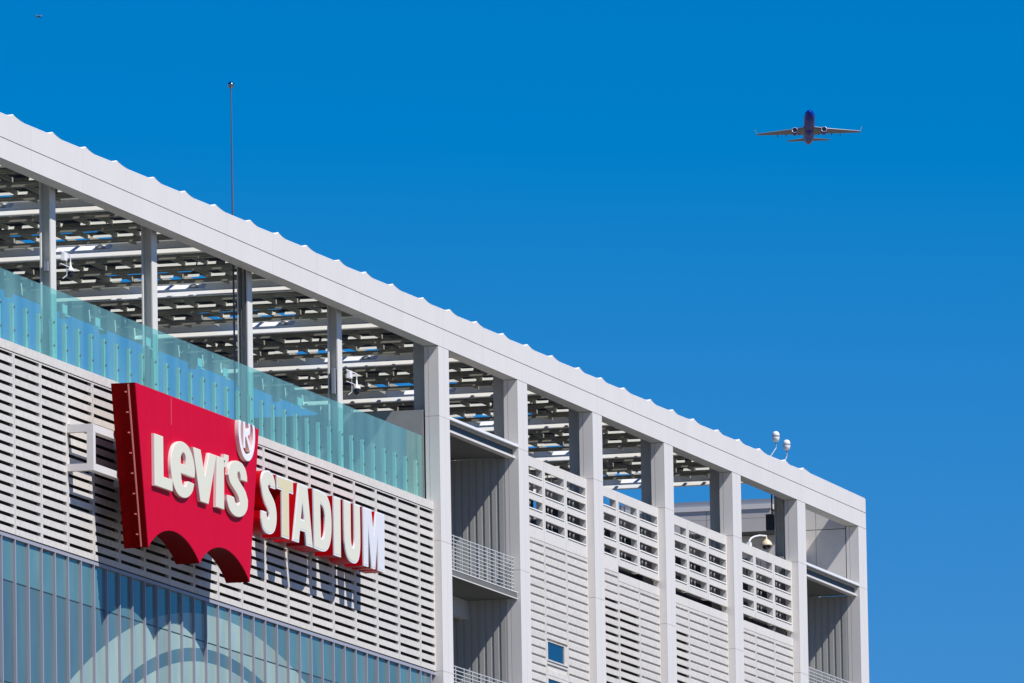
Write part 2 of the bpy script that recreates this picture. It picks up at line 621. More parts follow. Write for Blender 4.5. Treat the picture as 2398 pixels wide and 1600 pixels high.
# panelled wall above the corner balcony
pw = MB()
pw.box(437.44, 437.6, .56, 8, 48.75, 52.4)
wall = pw.build('corner_wall', 'joint', tower)
for (z0, z1) in ((48.78, 51.10), (51.12, 52.3)):
    dd = .56
    while dd < 7.5:
        q = MB().box(437.41, 437.445, dd + .008, dd + 1.25, z0, z1 - .01)
        q.build('wall_panel', 'lattice', wall, origin=(437.41, FY + dd, z0))
        dd += 1.26
wd = MB()
wd.box(380.0, 380.12, 6.9, 6.98, 46.9, 47.25)
wd.build('wall_light', 'rail', tower)
wd = MB()
wd.box(433.0, 433.12, 6.9, 6.98, 46.9, 47.25)
wd.build('wall_light', 'rail', tower)
cf = MB()
cf.box(385.0, 438.7, 6.9, 14, 25, 44.9)
cf.build('tower_core', 'concrete', tower)

# ------------------------------------------------------------------ louver wall beside the sign
LP = 2.737
LJ = [325.15 + LP * k for k in range(-6, 18)]
lw = thing('louver_wall', 'long pale slatted concrete wall behind the red sign, under the glass screen', 'wall', (325.15, FY + .275, 39.43))
cap = MB()
xa = 308.7
while xa < 373.5:
    xb = min(xa + LP * 2, 373.62)
    cap.box(xa + .004, xb - .004, .275, .60, 45.275, 45.56)
    xa = xb
cap.build('coping', 'precast', lw)
MB().box(308.7, 373.6, .30, .58, 45.24, 45.28).build('joint_strip', 'joint', lw)
SL_H = .205
def louver_frame(x0, x1, z0, z1, first_slot, nslots, closed=False):
    b = MB()
    g_ = .012
    b.box(x0 + g_, x0 + .115, .275, .40, z0, z1)
    b.box(x1 - .115, x1 - g_, .275, .40, z0, z1)
    b.box(x0 + .115, x1 - .115, .275, .300, first_slot + .055, z1)
    b.box(x0 + .115, x1 - .115, .275, .300, z0, first_slot - .32 * (nslots - 1) - .055)
    b.box(x0 + g_ + .002, x1 - g_ - .002, .405, .43, z0 + .01, z1 - .01, 1)
    return b
lastx = LJ[-1] + LP
proto = None
for j, x0 in enumerate(LJ):
    x1 = min(x0 + LP, 373.63)
    if x0 < 322:
        # outside the picture: plain continuation of the wall
        b = MB().box(x0, x1, .275, .40, 39.43, 45.24)
        b.build('louver_panel', 'precast', lw, origin=(x0, FY + .275, 39.43))
        continue
    full = (x1 - x0) > LP - .01
    if proto is None or not full:
        fr = louver_frame(x0, x1, 39.455, 45.235, 45.14, 18).build('louver_panel', ['precast', 'dark'], lw, origin=(x0, FY + .275, 39.43))
        sl = MB().box(x0 + .115, x1 - .115, .275, .300, 45.14 - .16 - SL_H / 2, 45.14 - .16 + SL_H / 2)
        s0 = sl.build('slat', 'precast', fr, origin=(x0, FY + .275, 44.98))
        for k in range(1, 17):
            inst(s0, fr, dz=-.32 * k).rotation_euler.x = rnd.uniform(-.02, .02)
        if proto is None:
            proto = (fr, s0, x0)
    else:
        fr = inst(proto[0], lw, dx=x0 - proto[2])
        for k in range(17):
            inst(proto[1], fr, dx=x0 - proto[2], dz=-.32 * k).rotation_euler.x = rnd.uniform(-.025, .025)

# ------------------------------------------------------------------ curtain wall below it
cw = thing('curtain_wall', 'blue glass curtain wall with white ring graphics below the slatted wall', 'glass wall', (325.11, FY + .3, 25))
MP = LP / 2
MJ = [325.13 + MP * k for k in range(-4, 36)]
hd = MB()
hd.box(318, 373.62, .27, .36, 39.30, 39.40)
hd.build('head_rail', 'mullion', cw)
MB().box(318, 373.62, .30, .40, 39.405, 39.45).build('joint_strip', 'joint', cw)
mb = MB()
mb.box(MJ[0] - .035, MJ[0] + .035, .27, .37, 28, 39.30)
m0 = mb.build('mullion', 'mullion', cw, origin=(MJ[0], FY + .3, 28))
for xj in MJ[1:]:
    inst(m0, cw, dx=xj - MJ[0])
for zt in (37.94, 34.72, 31.5):
    MB().box(318, 373.6, .355, .37, zt - .02, zt + .02).build('transom', 'unit', cw)
for (z0, z1, mk) in ((37.955, 39.30, 'pane_top'), (34.735, 37.925, 'pane_low'), (31.515, 34.705, 'pane_low')):
    p0 = MB().box(MJ[0] + .036, MJ[0] + MP - .036, .36, .375, z0, z1).build('pane', mk, cw, origin=(MJ[0], FY + .36, z0))
    for xj in MJ[1:-1]:
        c = inst(p0, cw, dx=xj - MJ[0])
# ------------------------------------------------------------------ glass wind screen on the ledge
gs = thing('glass_screen', 'green tinted glass wind screen running along the ledge above the slatted wall', 'glass screen', (325.15, FY + .63, 45.4))
gp = LP * 2
x0 = 308.7
k = 0
first = None
while x0 < 373.4:
    x1 = min(x0 + gp, 373.52)
    if first is None or x1 - x0 < gp - .01:
        pz = MB().box(x0 + .009, x1 - .009, .62, .636, 45.42, 47.95).build('glass_pane', 'green_glass', gs, origin=(x0, FY + .63, 45.42))
        if first is None:
            first = pz
            fx = x0
    else:
        inst(first, gs, dx=x0 - fx)
    x0 = x1
PJ = [353.65 + MP * k for k in range(-24, 15)]
pb = MB()
pb.box(PJ[0] - .07, PJ[0] + .07, .637, .74, 45.40, 46.98)
post0 = pb.build('glass_post', 'frit', gs, origin=(PJ[0], FY + .63, 45.4))
bolts = []
for zb in (46.87, 46.12):
    bb = MB().tube((PJ[0] + .05, FY + .600, zb), (PJ[0] + .05, FY + .619, zb), .035, n=8)
    bolts.append(bb.build('bolt', 'dark_steel', post0, origin=(PJ[0], FY + .63, 45.4)))
for xj in PJ[1:]:
    if xj > 373.4:
        continue
    c = inst(post0, gs, dx=xj - PJ[0])
    for b in bolts:
        inst(b, c, dx=xj - PJ[0])
for xb, zb in ((331.5, 47.45), (335.0, 47.45), (340.5, 47.45), (346.3, 47.45), (349.2, 47.45), (358.0, 47.45)):
    q = MB()
    q.box(xb, xb + .5, .66, .68, zb - .14, zb + .14)
    q.box(xb + .3, xb + .8, .66, .69, zb - .2, zb - .16)
    q.build('white_plate', 'white', gs)  # small white plates behind the upper part of the glass

# ------------------------------------------------------------------ lattice and louver bays right of the balcony bay
names = ['lattice and slat wall bay with a small blue window, first right of the open balconies',
         'lattice and slat wall bay, second right of the open balconies, black slots on its left and middle panels',
         'lattice and slat wall bay, third right of the open balconies, black slots on its left panel only',
         'lattice and slat wall bay under the curved arm camera, last before the corner balcony']
def lattice_panel(x0, x1, z0, z1, parent):
    b = MB()
    g_ = .012
    rows = [48.27 - .61 * k for k in range(4)]
    h = .305
    b.box(x0 + g_, x0 + .20, .275, .52, z0, z1)
    b.box(x1 - .20, x1 - g_, .275, .52, z0, z1)
    top = z1
    for rz in rows:
        b.box(x0 + .20, x1 - .20, .275, .345, rz, top)
        top = rz - h
    b.box(x0 + .20, x1 - .20, .275, .345, z0, top)
    # sloping sills proud of each opening
    for rz in rows:
        zb = rz - h
        y0, y1 = FY + .275, FY + .245
        vs = [(x0 + .26, y0, zb - .01), (x1 - .26, y0, zb - .01), (x1 - .26, y1, zb - .05), (x0 + .26, y1, zb - .05),
              (x0 + .26, y0, zb - .07), (x1 - .26, y0, zb - .07)]
        b.add(vs, [(0, 1, 2, 3), (3, 2, 5, 4), (0, 3, 4), (1, 5, 2), (0, 4, 5, 1)])
    o = b.build('lattice_panel', 'lattice', parent, origin=(x0, FY + .275, z0))
    bar0 = None
    for rz in rows:
        for q in range(1, 5):
            xx = x0 + .2 + (x1 - x0 - .4) * q / 5
            if bar0 is None:
                bar0 = MB().box(xx - .02, xx + .02, .60, .64, rz - h - .05, rz + .05).build('bar', 'rail', o, origin=(xx, FY + .6, rz))
                bx, bz = xx, rz
            else:
                inst(bar0, o, dx=xx - bx, dz=rz - bz)
    return o
for k in range(4):
    xa, xb = CX[k + 1] + CW, CX[k + 2]
    w = (xb - xa) / 3
    t = thing('screen_wall', names[k], 'wall', (xa, FY + .275, 38), 'lattice and slat wall bays between the columns')
    MB().box(xa + .005, xb - .005, .28, .50, 48.56, 48.64).build('top_rail', 'lattice', t)
    for j in range(3):
        x0, x1 = xa + w * j, xa + w * (j + 1)
        gap = (k > 1) or (k == 1 and j > 0)
        lattice_panel(x0, x1, 45.80 if gap else 45.62 if k == 0 else 45.50, 48.555, t)
        if gap:
            MB().box(x0 + .012, x1 - .012, .275, .50, 45.21, 45.53).build('sill_panel', 'lattice', t, origin=(x0, FY + .275, 45.2))
            ztop = 45.19
        else:
            ztop = 45.60 if k == 0 else 45.48
        opn = (k == 1 and j < 2) or (k == 2 and j == 0)
        # slots start three lower where the wall is closed above
        nz = int((ztop - 38.3) / .32)
        fs_ = ztop - .17
        fr = MB()
        g_ = .012
        zb = fs_ - .32 * nz
        fr.box(x0 + g_, x0 + .10, .275, .40, zb, ztop)
        fr.box(x1 - .10, x1 - g_, .275, .40, zb, ztop)
        fr.box(x0 + .10, x1 - .10, .275, .40, fs_ + .055, ztop)
        if opn:
            zo = fs_ - .32 * (3 if k == 1 else 3) + .16
            fr.box(x0 + .1, x1 - .1, .325, .40, zo, fs_ + .05)
            fr.box(x0 + g_, x1 - g_, .405, .43, zb, zo, 1)
        else:
            fr.box(x0 + .1, x1 - .1, .325, .40, zb, fs_ + .05)
        f = fr.build('louver_panel', ['precast', 'dark'], t, origin=(x0, FY + .275, zb))
        s0 = None
        for q in range(nz):
            zc = fs_ - .16 - .32 * q
            if k == 0 and j == 1 and (41.1 < zc < 42.05 or 39.7 < zc < 40.7):
                continue
            if s0 is None:
                s0 = MB().box(x0 + .10, x1 - .10, .275, .324, zc - SL_H / 2, zc + SL_H / 2).build('slat', 'precast', f, origin=(x0, FY + .275, zc))
                z0_ = zc
            else:
                inst(s0, f, dz=zc - z0_)
        if k == 0 and j == 1:
            for (wz0, wz1) in ((41.26, 41.93), (39.90, 40.55)):
                fb = MB()
                fb.box(x0 + .10, x0 + .22, .275, .33, wz0, wz1)
                fb.box(x1 - .55, x1 - .10, .275, .33, wz0, wz1)
                fb.box(x0 + .10, x1 - .10, .24, .33, wz0 - .05, wz0 - .002)
                fb.box(x0 + .10, x1 - .10, .275, .33, wz1 + .002, wz1 + .12)
                fb.box(x0 + .10, x1 - .10, .275, .32, wz0 - .16, wz0 - .052)
                fo = fb.build('window_frame', 'precast', t)
                MB().box(x0 + .22, x1 - .55, .315, .3245, wz0, wz1).build('window_pane', 'window_glass', fo)

# ------------------------------------------------------------------ canopy of solar panels over the roof deck
can = thing('solar_canopy', 'steel rooftop canopy of dark solar panels on pale cross beams behind the roof fascia', 'canopy', (374.4, FY + 1, 52))
DI, DO = .56, 11.6
bm_ = MB()
X0 = GRID[2]
yy0, yy1 = FY + DI, FY + DO
pf = [(-.16, 52.05), (.15, 52.05), (.15, 52.08), (-.02, 52.225), (-.04, 52.225), (-.16, 52.075)]
bm_.add([(X0 + a, yy0, z) for a, z in pf] + [(X0 + a, yy1, z) for a, z in pf], [tuple(range(6)), tuple(range(11, 5, -1))] + [(i, (i + 1) % 6, 6 + (i + 1) % 6, 6 + i) for i in range(6)])
bm_.box(X0 - .015, X0 + .015, DI, DO, 52.23, 52.49)
bm_.box(X0 - .12, X0 + .12, DI, DO, 52.49, 52.515)
beam0 = bm_.build('cross_beam', 'beam', can, origin=(X0, FY + DI, 52.05))
sub = []
sub.append(MB().box(X0 - .165, X0 + .14, 1.45, 1.66, 52.045, 52.50).build('dark_plate', 'dark_steel', beam0, origin=(X0, FY + DI, 52.05)))  # dark plate across the beam near its fascia end
for q in range(6):
    dd = 1.9 + q * 1.62
    sub.append(MB().box(X0 - .03, X0 + .03, dd, dd + .04, 52.515, 52.63).build('standoff', 'beam', beam0, origin=(X0, FY + DI, 52.05)))
for gx in GRID[:2] + GRID[3:]:
    c = inst(beam0, can, dx=gx - X0)
    for s in sub:
        inst(s, c, dx=gx - X0)
pv0 = None; pu0 = None; st0 = None; sr0 = None
for gi, (ga, gb) in enumerate(zip(GRID, GRID[1:])):
    L = gb - ga
    rows = [ga - .12, ga + L * .22, ga + L * .50, ga + L * .78]
    # purlins and lit channels across each row
    for ri, xr in enumerate(rows[1:]):
        if pu0 is None:
            pu0 = MB().box(xr - .04, xr + .10, DI, DO, 52.20, 52.34).build('purlin', 'purlin', can, origin=(xr, FY + DI, 52.4)); pux = xr
            sr0 = []
            for ln_ in (.42, .66, .9):
                b = MB()
                pf = [(-.20, 52.375), (-.18, 52.375), (-.10, 52.475), (-.12, 52.475)]
                b.add([(xr + a_, FY, z) for a_, z in pf] + [(xr + a_, FY + ln_, z) for a_, z in pf], [(0, 1, 2, 3), (7, 6, 5, 4), (0, 4, 5, 1), (1, 5, 6, 2), (2, 6, 7, 3), (3, 7, 4, 0)])
                o = b.build('channel', 'strip', can, origin=(xr, FY, 52.3))
                sr0.append(o)
                o.location.y += DI + .2 + len(sr0)
        else:
            inst(pu0, can, dx=xr - pux)
        dd = DI + .3
        MB().box(xr - .09, xr - .07, DI, DO, 52.44, 52.575).build('closure_plate', 'pv', can, origin=(xr, FY + DI, 52.4))
        while dd < DO - 1:
            if rnd.random() < .80:
                k_ = rnd.choice((0, 1, 1, 2))
                inst(sr0[k_], can, dx=xr - pux, dd=dd, dz=rnd.uniform(-.012, .012))
            dd += rnd.choice((.72, .77, .77, .95))
    # stringers parallel to the facade
    dd = DI + .35
    q = 0
    while dd < DO:
        if st0 is None:
            b = MB().box(ga + .3, ga + 10.45, dd, dd + .06, 52.345, 52.50)
            st0 = b.build('stringer', 'purlin', can, origin=(ga, FY + dd, 52.3)); stx, std = ga, dd
        else:
            inst(st0, can, dx=ga - stx, dd=dd - std)
        dd += 1.05 if q % 2 == 0 else .80
        q += 1
    # dark panels, with a gap ahead of each row and each beam
    for ri in range(4):
        xs_ = rows[ri] + (-.12 if ri else 0)
        xe_ = (rows[ri + 1] if ri < 3 else gb) - (.34 if ri == 3 else .28)
        ln = L * .22 + .1
        if ri:
            xs_ += .25 * 0
        for q in range(7):
            da = DI + .1 + q * 1.57
            if ri == 3 and q in (3, 4):
                continue
            a = xs_
            b_x = xe_
            if pv0 is None or True:
                o = MB().box(a, b_x, da, da + 1.55, 52.58, 52.61)
                o.build('solar_panel', 'pv', can, origin=(a, FY + da, 52.58))
    # white tray under the open hatch before each beam
    ty = MB()
    xt = gb - .9
    pf = [(-.30, 52.16), (-.26, 52.16), (.0, 52.34), (-.04, 52.34)]
    ty.add([(xt + a_, FY + 5.3, z) for a_, z in pf] + [(xt + a_, FY + 7.3, z) for a_, z in pf], [(0, 1, 2, 3), (7, 6, 5, 4), (0, 4, 5, 1), (1, 5, 6, 2), (2, 6, 7, 3), (3, 7, 4, 0)])
    to = ty.build('hatch_tray', 'white', can, origin=(xt, FY + 5.3, 52.4))
    MB().box(xt - .33, xt - .20, 5.55, 5.85, 52.20, 52.28).build('junction_box', 'steel_grey', to)
for gi in range(len(GRID) - 1):
    ga, gb = GRID[gi], GRID[gi + 1]
    MB().tube((gb - 2.1, FY + DI, 52.30), (gb - 2.1, FY + DO, 52.30), .03, n=6).build('conduit', 'steel_grey', can)
MB().tube((GRID[5] - .5, FY + DI, 52.0), (GRID[5] - .5, FY + DO, 52.0), .04, n=8).build('conduit', 'white', can)
MB().box(308.9, 427.9, DO, DO + .15, 52.05, 52.5).build('edge_beam', 'beam', can)
for i in range(1, len(GRID) - 1):
    for off in (1.6, 6.2):
        xq = GRID[i] + off
        MB().box(xq, xq + .35, DO - .25, DO - .05, 51.75, 52.04).build('white_fixture', 'white', can)  # small white box under the canopy's inner edge

# ------------------------------------------------------------------ panelled stair block at the far end of the deck
sb = thing('stair_block', 'beige panelled block with grey coping on the roof deck, seen between far columns', 'building', (434, FY + 2.87, 45))
MB().box(434.03, 440, 2.9, 22, 50.80, 51.7).build('block_wall', 'joint', sb)
dd = 2.87
while dd < 12:
    for (z0, z1) in ((50.78, 51.33), (51.34, 51.70)):
        MB().box(434.0, 434.04, dd + .01, dd + 1.37, z0, z1).build('wall_panel', 'panel_wall', sb, origin=(434, FY + dd, z0))
    dd += 1.38
MB().box(433.95, 440, 2.84, 22, 51.71, 51.91).build('coping', 'white_metal', sb)
MB().box(434.1, 440, 2.87, 22, 51.912, 52.13).build('parapet', 'coping', sb)
MB().box(435.8, 440, 2.3, 22, 45.2, 50.79).build('lower_wall', 'lattice', sb)
dd = 2.3
while dd < 12:
    MB().box(435.77, 435.802, dd + .01, dd + 1.35, 45.3, 50.70).build('wall_panel', 'lattice', sb, origin=(435.8, FY + dd, 45.3))
    dd += 1.37

un_ = MB()
un_.box(427.2, 427.9, 1.12, 1.40, 50.03, 50.69)
un_.box(427.5, 427.6, 1.2, 1.24, 50.69, 52.05)
tag(un_.build('loudspeaker', 'unit'), 'dark loudspeaker cabinet hung by the last inboard column under the canopy', 'loudspeaker')

# ------------------------------------------------------------------ letter helpers
def smooth_outline(pts, sharp=52, n=6, force=False):
    """closed outline: Catmull-Rom except at sharp corners"""
    P = [Vector((a, b)) for a, b in pts]
    N = len(P)
    cor = []
    for i in range(N):
        a = (P[i] - P[i - 1]); b = (P[(i + 1) % N] - P[i])
        ang = math.degrees(a.angle(b)) if a.length > 1e-6 and b.length > 1e-6 else 0
        cor.append(ang > sharp)
    out = []
    for i in range(N):
        p0, p1, p2, p3 = P[i - 1], P[i], P[(i + 1) % N], P[(i + 2) % N]
        t1 = (p2 - p1) if cor[i] else (p2 - p0) * .5
        t2 = (p2 - p1) if cor[(i + 1) % N] else (p3 - p1) * .5
        if cor[i] and cor[(i + 1) % N]:
            out.append(p1)
            continue
        # limit tangents to the chord
        L = (p2 - p1).length
        if t1.length > 1e-6: t1 = t1.normalized() * L
        if t2.length > 1e-6: t2 = t2.normalized() * L
        for k in range(n):
            t = k / n
            h = (2 * t**3 - 3 * t**2 + 1) * p1 + (t**3 - 2 * t**2 + t) * t1 + (-2 * t**3 + 3 * t**2) * p2 + (t**3 - t**2) * t2
            out.append(h)
    return [(v.x, v.y) for v in out]

def solid(loops, d_front, depth, name, mats, parent, offset=0.0, bevel=0.0):
    cu = bpy.data.curves.new(name + '_outline', 'CURVE')
    cu.dimensions = '2D'
    cu.fill_mode = 'BOTH'
    o = Vector(ORG[parent.name]) if parent else Vector((0, 0, 0))
    for lp in loops:
        sp = cu.splines.new('POLY')
        sp.points.add(len(lp) - 1)
        for p, (a, b) in zip(sp.points, lp):
            p.co = (a - loops[0][0][0], b - loops[0][0][1], 0, 1)
        sp.use_cyclic_u = True
    cu.extrude = depth / 2 - bevel
    cu.bevel_depth = bevel
    cu.bevel_resolution = 1
    cu.offset = offset - bevel
    tmp = bpy.data.objects.new('tmp_outline', cu)
    COL.objects.link(tmp)
    dg = bpy.context.evaluated_depsgraph_get()
    me = bpy.data.meshes.new_from_object(tmp.evaluated_get(dg))
    bpy.data.objects.remove(tmp)
    bpy.data.curves.remove(cu)
    cy = FY + d_front + depth / 2
    for v in me.vertices:
        x, y, z = v.co
        v.co = (x, -z, y)
    me.name = name
    me.materials.clear()
    for k in mats:
        me.materials.append(M[k])
    me.update()
    for p in me.polygons:
        p.use_smooth = False
        p.material_index = 0
        if len(mats) > 1:
            p.material_index = 0 if abs(p.normal.y) > .7 else 1
    ob = bpy.data.objects.new(name, me)
    COL.objects.link(ob)
    w = Vector((loops[0][0][0], cy, loops[0][0][1]))
    if parent:
        ob.parent = parent
    ob.location = w - o
    ORG[ob.name] = tuple(w)
    return ob

# ------------------------------------------------------------------ red two-arched sign
SF_ = -1.465
sign = thing('logo_sign', "big red two-arched sign board with raised cream letters spelling Levi's", 'sign', (339.3, FY + SF_ + .4, 39.8))
def arc(p, q, h, n=22):
    out = []
    for i in range(n + 1):
        t = i / n
        s = 4 * t * (1 - t)
        out.append((p[0] + (q[0] - p[0]) * t, p[1] + (q[1] - p[1]) * t + h * (s ** .86)))
    return out
TL, TR, BR, MID, BL = (332.43, 45.05), (346.20, 45.05), (344.90, 39.79), (339.26, 39.86), (333.63, 39.82)
outline = [TL, BL] + arc(BL, MID, .79)[1:-1] + [MID] + arc(MID, BR, .81)[1:-1] + [BR, TR]
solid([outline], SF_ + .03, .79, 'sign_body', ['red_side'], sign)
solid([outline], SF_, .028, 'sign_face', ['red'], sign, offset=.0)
MB().box(336.30, 336.325, SF_ - .004, SF_ + .01, 44.1, 45.0).build('seam', 'red_trim', sign)
# trim rod with fixings down the near end
a, b = Vector((332.50, FY + SF_ + .24, 45.02)), Vector((333.69, FY + SF_ + .24, 39.86))
tr = MB()
tr.tube(a + Vector((-.055, 0, 0)), b + Vector((-.055, 0, 0)), .034, n=6)
rod = tr.build('edge_trim', 'red_trim', sign)
for q in range(8):
    p = a.lerp(b, (q + .4) / 8)
    MB().box(p.x - .14, p.x - .07, SF_ + .30, SF_ + .36, p.z - .02, p.z + .02).build('fixing', 'red_trim', rod)
let = {
 'L': [(334.50, 43.63), (335.46, 43.63), (335.46, 42.32), (336.44, 42.32), (336.44, 41.93), (334.50, 41.93)],
 'V': [(338.74, 43.65), (339.587, 43.65), (340.037, 42.806), (340.562, 43.65), (341.36, 43.65), (340.401, 41.93), (339.51, 41.93)],
 'I': [(341.42, 43.65), (342.20, 43.65), (342.17, 41.93), (341.26, 41.93)],
}
E_out = [(338.88, 42.63), (338.93, 42.90), (338.76, 43.25), (338.40, 43.54), (337.83, 43.68), (337.23, 43.66), (336.68, 43.48), (336.38, 43.18), (336.27, 42.78), (336.38, 42.38), (336.62, 42.10), (337.04, 41.90), (337.63, 41.85), (338.15, 41.93), (338.63, 42.16), (338.84, 42.44), (338.10, 42.44), (337.95, 42.29), (337.70, 42.24), (337.48, 42.36), (337.37, 42.63)]
E_hole = [(337.36, 42.96), (337.40, 43.19), (337.60, 43.33), (337.82, 43.31), (337.94, 43.17), (337.95, 42.96)]
S_out = [(344.83, 43.13), (344.80, 43.35), (344.60, 43.57), (344.20, 43.71), (343.62, 43.72), (343.10, 43.62), (342.77, 43.42), (342.67, 43.16), (342.88, 42.92), (343.40, 42.71), (343.80, 42.53), (343.93, 42.37), (343.77, 42.26), (343.54, 42.29), (343.38, 42.38), (343.30, 42.47), (342.50, 42.47), (342.55, 42.20), (342.79, 41.99), (343.27, 41.86), (343.87, 41.86), (344.43, 41.99), (344.81, 42.24), (344.89, 42.53), (344.62, 42.80), (344.08, 43.02), (343.76, 43.18), (343.72, 43.31), (343.88, 43.38), (344.05, 43.30), (344.12, 43.13)]
LD = .13
def cream_letter(nm, loops):
    loops = [[(a - .47, b - .06) for a, b in lp] for lp in loops]
    return solid(loops, SF_ - LD, LD - .002, 'letter', ['cream', 'cream_side'], sign, bevel=.02)
o = cream_letter('L', [let['L']]); o['label'] = 'cream letter L'
o = cream_letter('e', [smooth_outline(E_out), smooth_outline(E_hole)]); o['label'] = 'cream letter e'
o = cream_letter('V', [let['V']]); o['label'] = 'cream letter V'
o = cream_letter('I', [let['I']]); o['label'] = 'cream letter I'
o = solid([[(a - .47, b - .06) for a, b in lp] for lp in [[(342.22, 43.79), (342.74, 43.80), (342.72, 43.64), (342.50, 43.37), (342.29, 43.36), (342.37, 43.57), (342.21, 43.58)]]], SF_ - LD, LD - .002, 'apostrophe', ['cream', 'cream_side'], sign, bevel=.01)
o = cream_letter('S', [smooth_outline(S_out)]); o['label'] = 'cream letter S'
# registered mark cut off by the top of the board
RC, RR, RI = (344.32, 44.71), .94, .72
def cut_arc(r, ztop, n=40):
    a0 = math.asin(min(1, (ztop - RC[1]) / r))
    return [(RC[0] + r * math.cos(t), RC[1] + r * math.sin(t)) for t in [math.pi - a0 + (math.pi + 2 * a0) * i / n for i in range(n + 1)]]
ZT = 45.06
ou = cut_arc(RR, ZT)
inn = cut_arc(RI, ZT)
ringp = ou + inn[::-1]
RW = .15
o = solid([ringp], SF_ - RW, RW - .002, 'mark_ring', ['white', 'cream_side'], sign, bevel=.01)
Rl = [(344.10, 45.06), (344.10, 44.20), (344.30, 44.20), (344.30, 44.58), (344.40, 44.58), (344.80, 44.13), (345.02, 44.20), (344.62, 44.63), (344.86, 44.74), (344.92, 44.92), (344.86, 45.06), (344.68, 45.06), (344.72, 44.92), (344.60, 44.80), (344.32, 44.80), (344.32, 45.06)]
Rl = [(a - .18, b - (.02 if b < 45.05 else 0)) for a, b in Rl]
o = solid([Rl], SF_ - RW, RW - .002, 'letter', ['white', 'cream_side'], sign, bevel=.008)
o['label'] = 'white letter R of the circled mark'
# white bracket frame that holds the sign off the wall
def bar(x0, x1, d0, d1, z0, z1, nm='bracket_arm', mk='white_metal'):
    return MB().box(x0, x1, d0, d1, z0, z1).build(nm, mk, sign)
DB = .275 - .88
for (z0, z1) in ((43.30, 43.55), (42.05, 42.28)):
    bar(330.60, 330.85, DB, .273, z0, z1)
    bar(330.852, 346.0, DB, DB + .24, z0, z1)
bar(330.60, 330.85, DB + .002, DB + .22, 42.282, 43.298, 'bracket_post')
for xx in (335.5, 340.5, 345.2):
    bar(xx, xx + .2, DB + .242, .273, 43.32, 43.52)
    bar(xx, xx + .2, DB + .242, .273, 42.07, 42.26)

# ------------------------------------------------------------------ STADIUM channel letters
st = thing('word_sign', 'row of deep red channel letters with white faces spelling STADIUM', 'sign', (349.5, FY, 41.9))
WF = -.725
T_, B_ = 44.04, 41.98
W_ = {
 'S': ([[(350.50, 43.52), (350.46, 43.74), (350.28, 43.94), (349.87, 44.07), (349.42, 44.05), (349.07, 43.94), (348.90, 43.74), (348.87, 43.47), (348.98, 43.19), (349.22, 42.95), (349.55, 42.76), (349.74, 42.60), (349.73, 42.49), (349.57, 42.45), (349.45, 42.52), (349.42, 42.64), (348.85, 42.64), (348.84, 42.25), (349.05, 42.02), (349.50, 41.92), (349.97, 41.95), (350.36, 42.11), (350.58, 42.40), (350.60, 42.73), (350.44, 43.02), (350.10, 43.24), (349.76, 43.40), (349.64, 43.52), (349.72, 43.60), (349.90, 43.60), (349.96, 43.52)]], True),
 'T': ([[(350.72, T_), (352.60, T_), (352.60, 43.57), (352.09, 43.57), (352.06, B_), (351.25, B_), (351.27, 43.57), (350.72, 43.57)]], False),
 'A': ([[(353.28, T_), (354.31, T_), (354.88, B_), (354.12, B_), (354.00, 42.42), (353.36, 42.42), (353.22, B_), (352.52, B_)], [(353.69, 43.42), (353.89, 42.83), (353.50, 42.83)]], False),
 'D': ([[(355.05, T_), (355.98, T_), (356.68, 43.93), (357.06, 43.63), (357.19, 43.17), (357.13, 42.60), (356.82, 42.18), (356.25, B_), (355.08, B_)], [(355.85, 43.60), (356.22, 43.48), (356.39, 43.18), (356.36, 42.74), (356.18, 42.46), (355.87, 42.42)]], True),
 'I': ([[(357.50, T_), (358.32, T_), (358.29, B_), (357.49, B_)]], False),
 'U': ([[(358.74, T_), (359.56, T_), (359.55, 42.78), (359.62, 42.55), (359.77, 42.47), (359.93, 42.56), (360.00, 42.80), (360.02, T_), (360.71, T_), (360.70, 42.62), (360.52, 42.18), (360.20, 41.98), (359.77, 41.93), (359.25, 42.01), (358.90, 42.25), (358.76, 42.62)]], True),
 'M': ([[(361.12, T_), (362.12, T_), (362.40, 43.20), (362.72, T_), (363.78, T_), (363.70, B_), (362.90, B_), (362.88, 43.20), (362.54, B_), (362.06, B_), (361.72, 43.35), (361.68, B_), (361.11, B_)]], False),
}
def grow(loop, g_):
    """offset a closed outline outward by g_ (mitred)"""
    n = len(loop)
    A = sum(loop[i][0] * loop[(i + 1) % n][1] - loop[(i + 1) % n][0] * loop[i][1] for i in range(n))
    s = 1 if A > 0 else -1
    out = []
    for i in range(n):
        p0, p1, p2 = (Vector(loop[i - 1]), Vector(loop[i]), Vector(loop[(i + 1) % n]))
        e1 = (p1 - p0).normalized(); e2 = (p2 - p1).normalized()
        n1 = Vector((e1.y, -e1.x)) * s; n2 = Vector((e2.y, -e2.x)) * s
        k = n1 + n2
        if k.length < 1e-4:
            k = n1
        k = k.normalized()
        c = max(.35, k.dot(n1))
        out.append(tuple(p1 + k * (g_ / c)))
    return out
for nm, (loops, sm) in W_.items():
    ls = [smooth_outline(l, n=4) if sm else l for l in loops]
    face_m = 'yellowed' if nm == 'T' else 'bluewhite' if nm == 'M' else 'cream'
    body_m = 'red_can'
    inner = [grow(ls[0], -.0)] + [grow(l, 0) for l in ls[1:]]
    bd = solid(ls, WF + .05, .66, 'letter', [body_m], st)
    bd['label'] = 'deep red channel letter %s' % nm
    solid(ls, WF, .048, 'letter_trim', ['white'], bd)
    fi = [grow(ls[0], -.055)] + [grow(l, .055) for l in ls[1:]]
    solid(fi, WF - .008, .006, 'letter_face', [face_m], bd)
rw = MB()
rw.box(346.4, 350.6, -.10, .02, 42.0, 44.0)
rw.build('raceway', 'red_can', st)
rw = MB()
rw.box(347.2, 363.6, .03, .14, 42.35, 42.60)
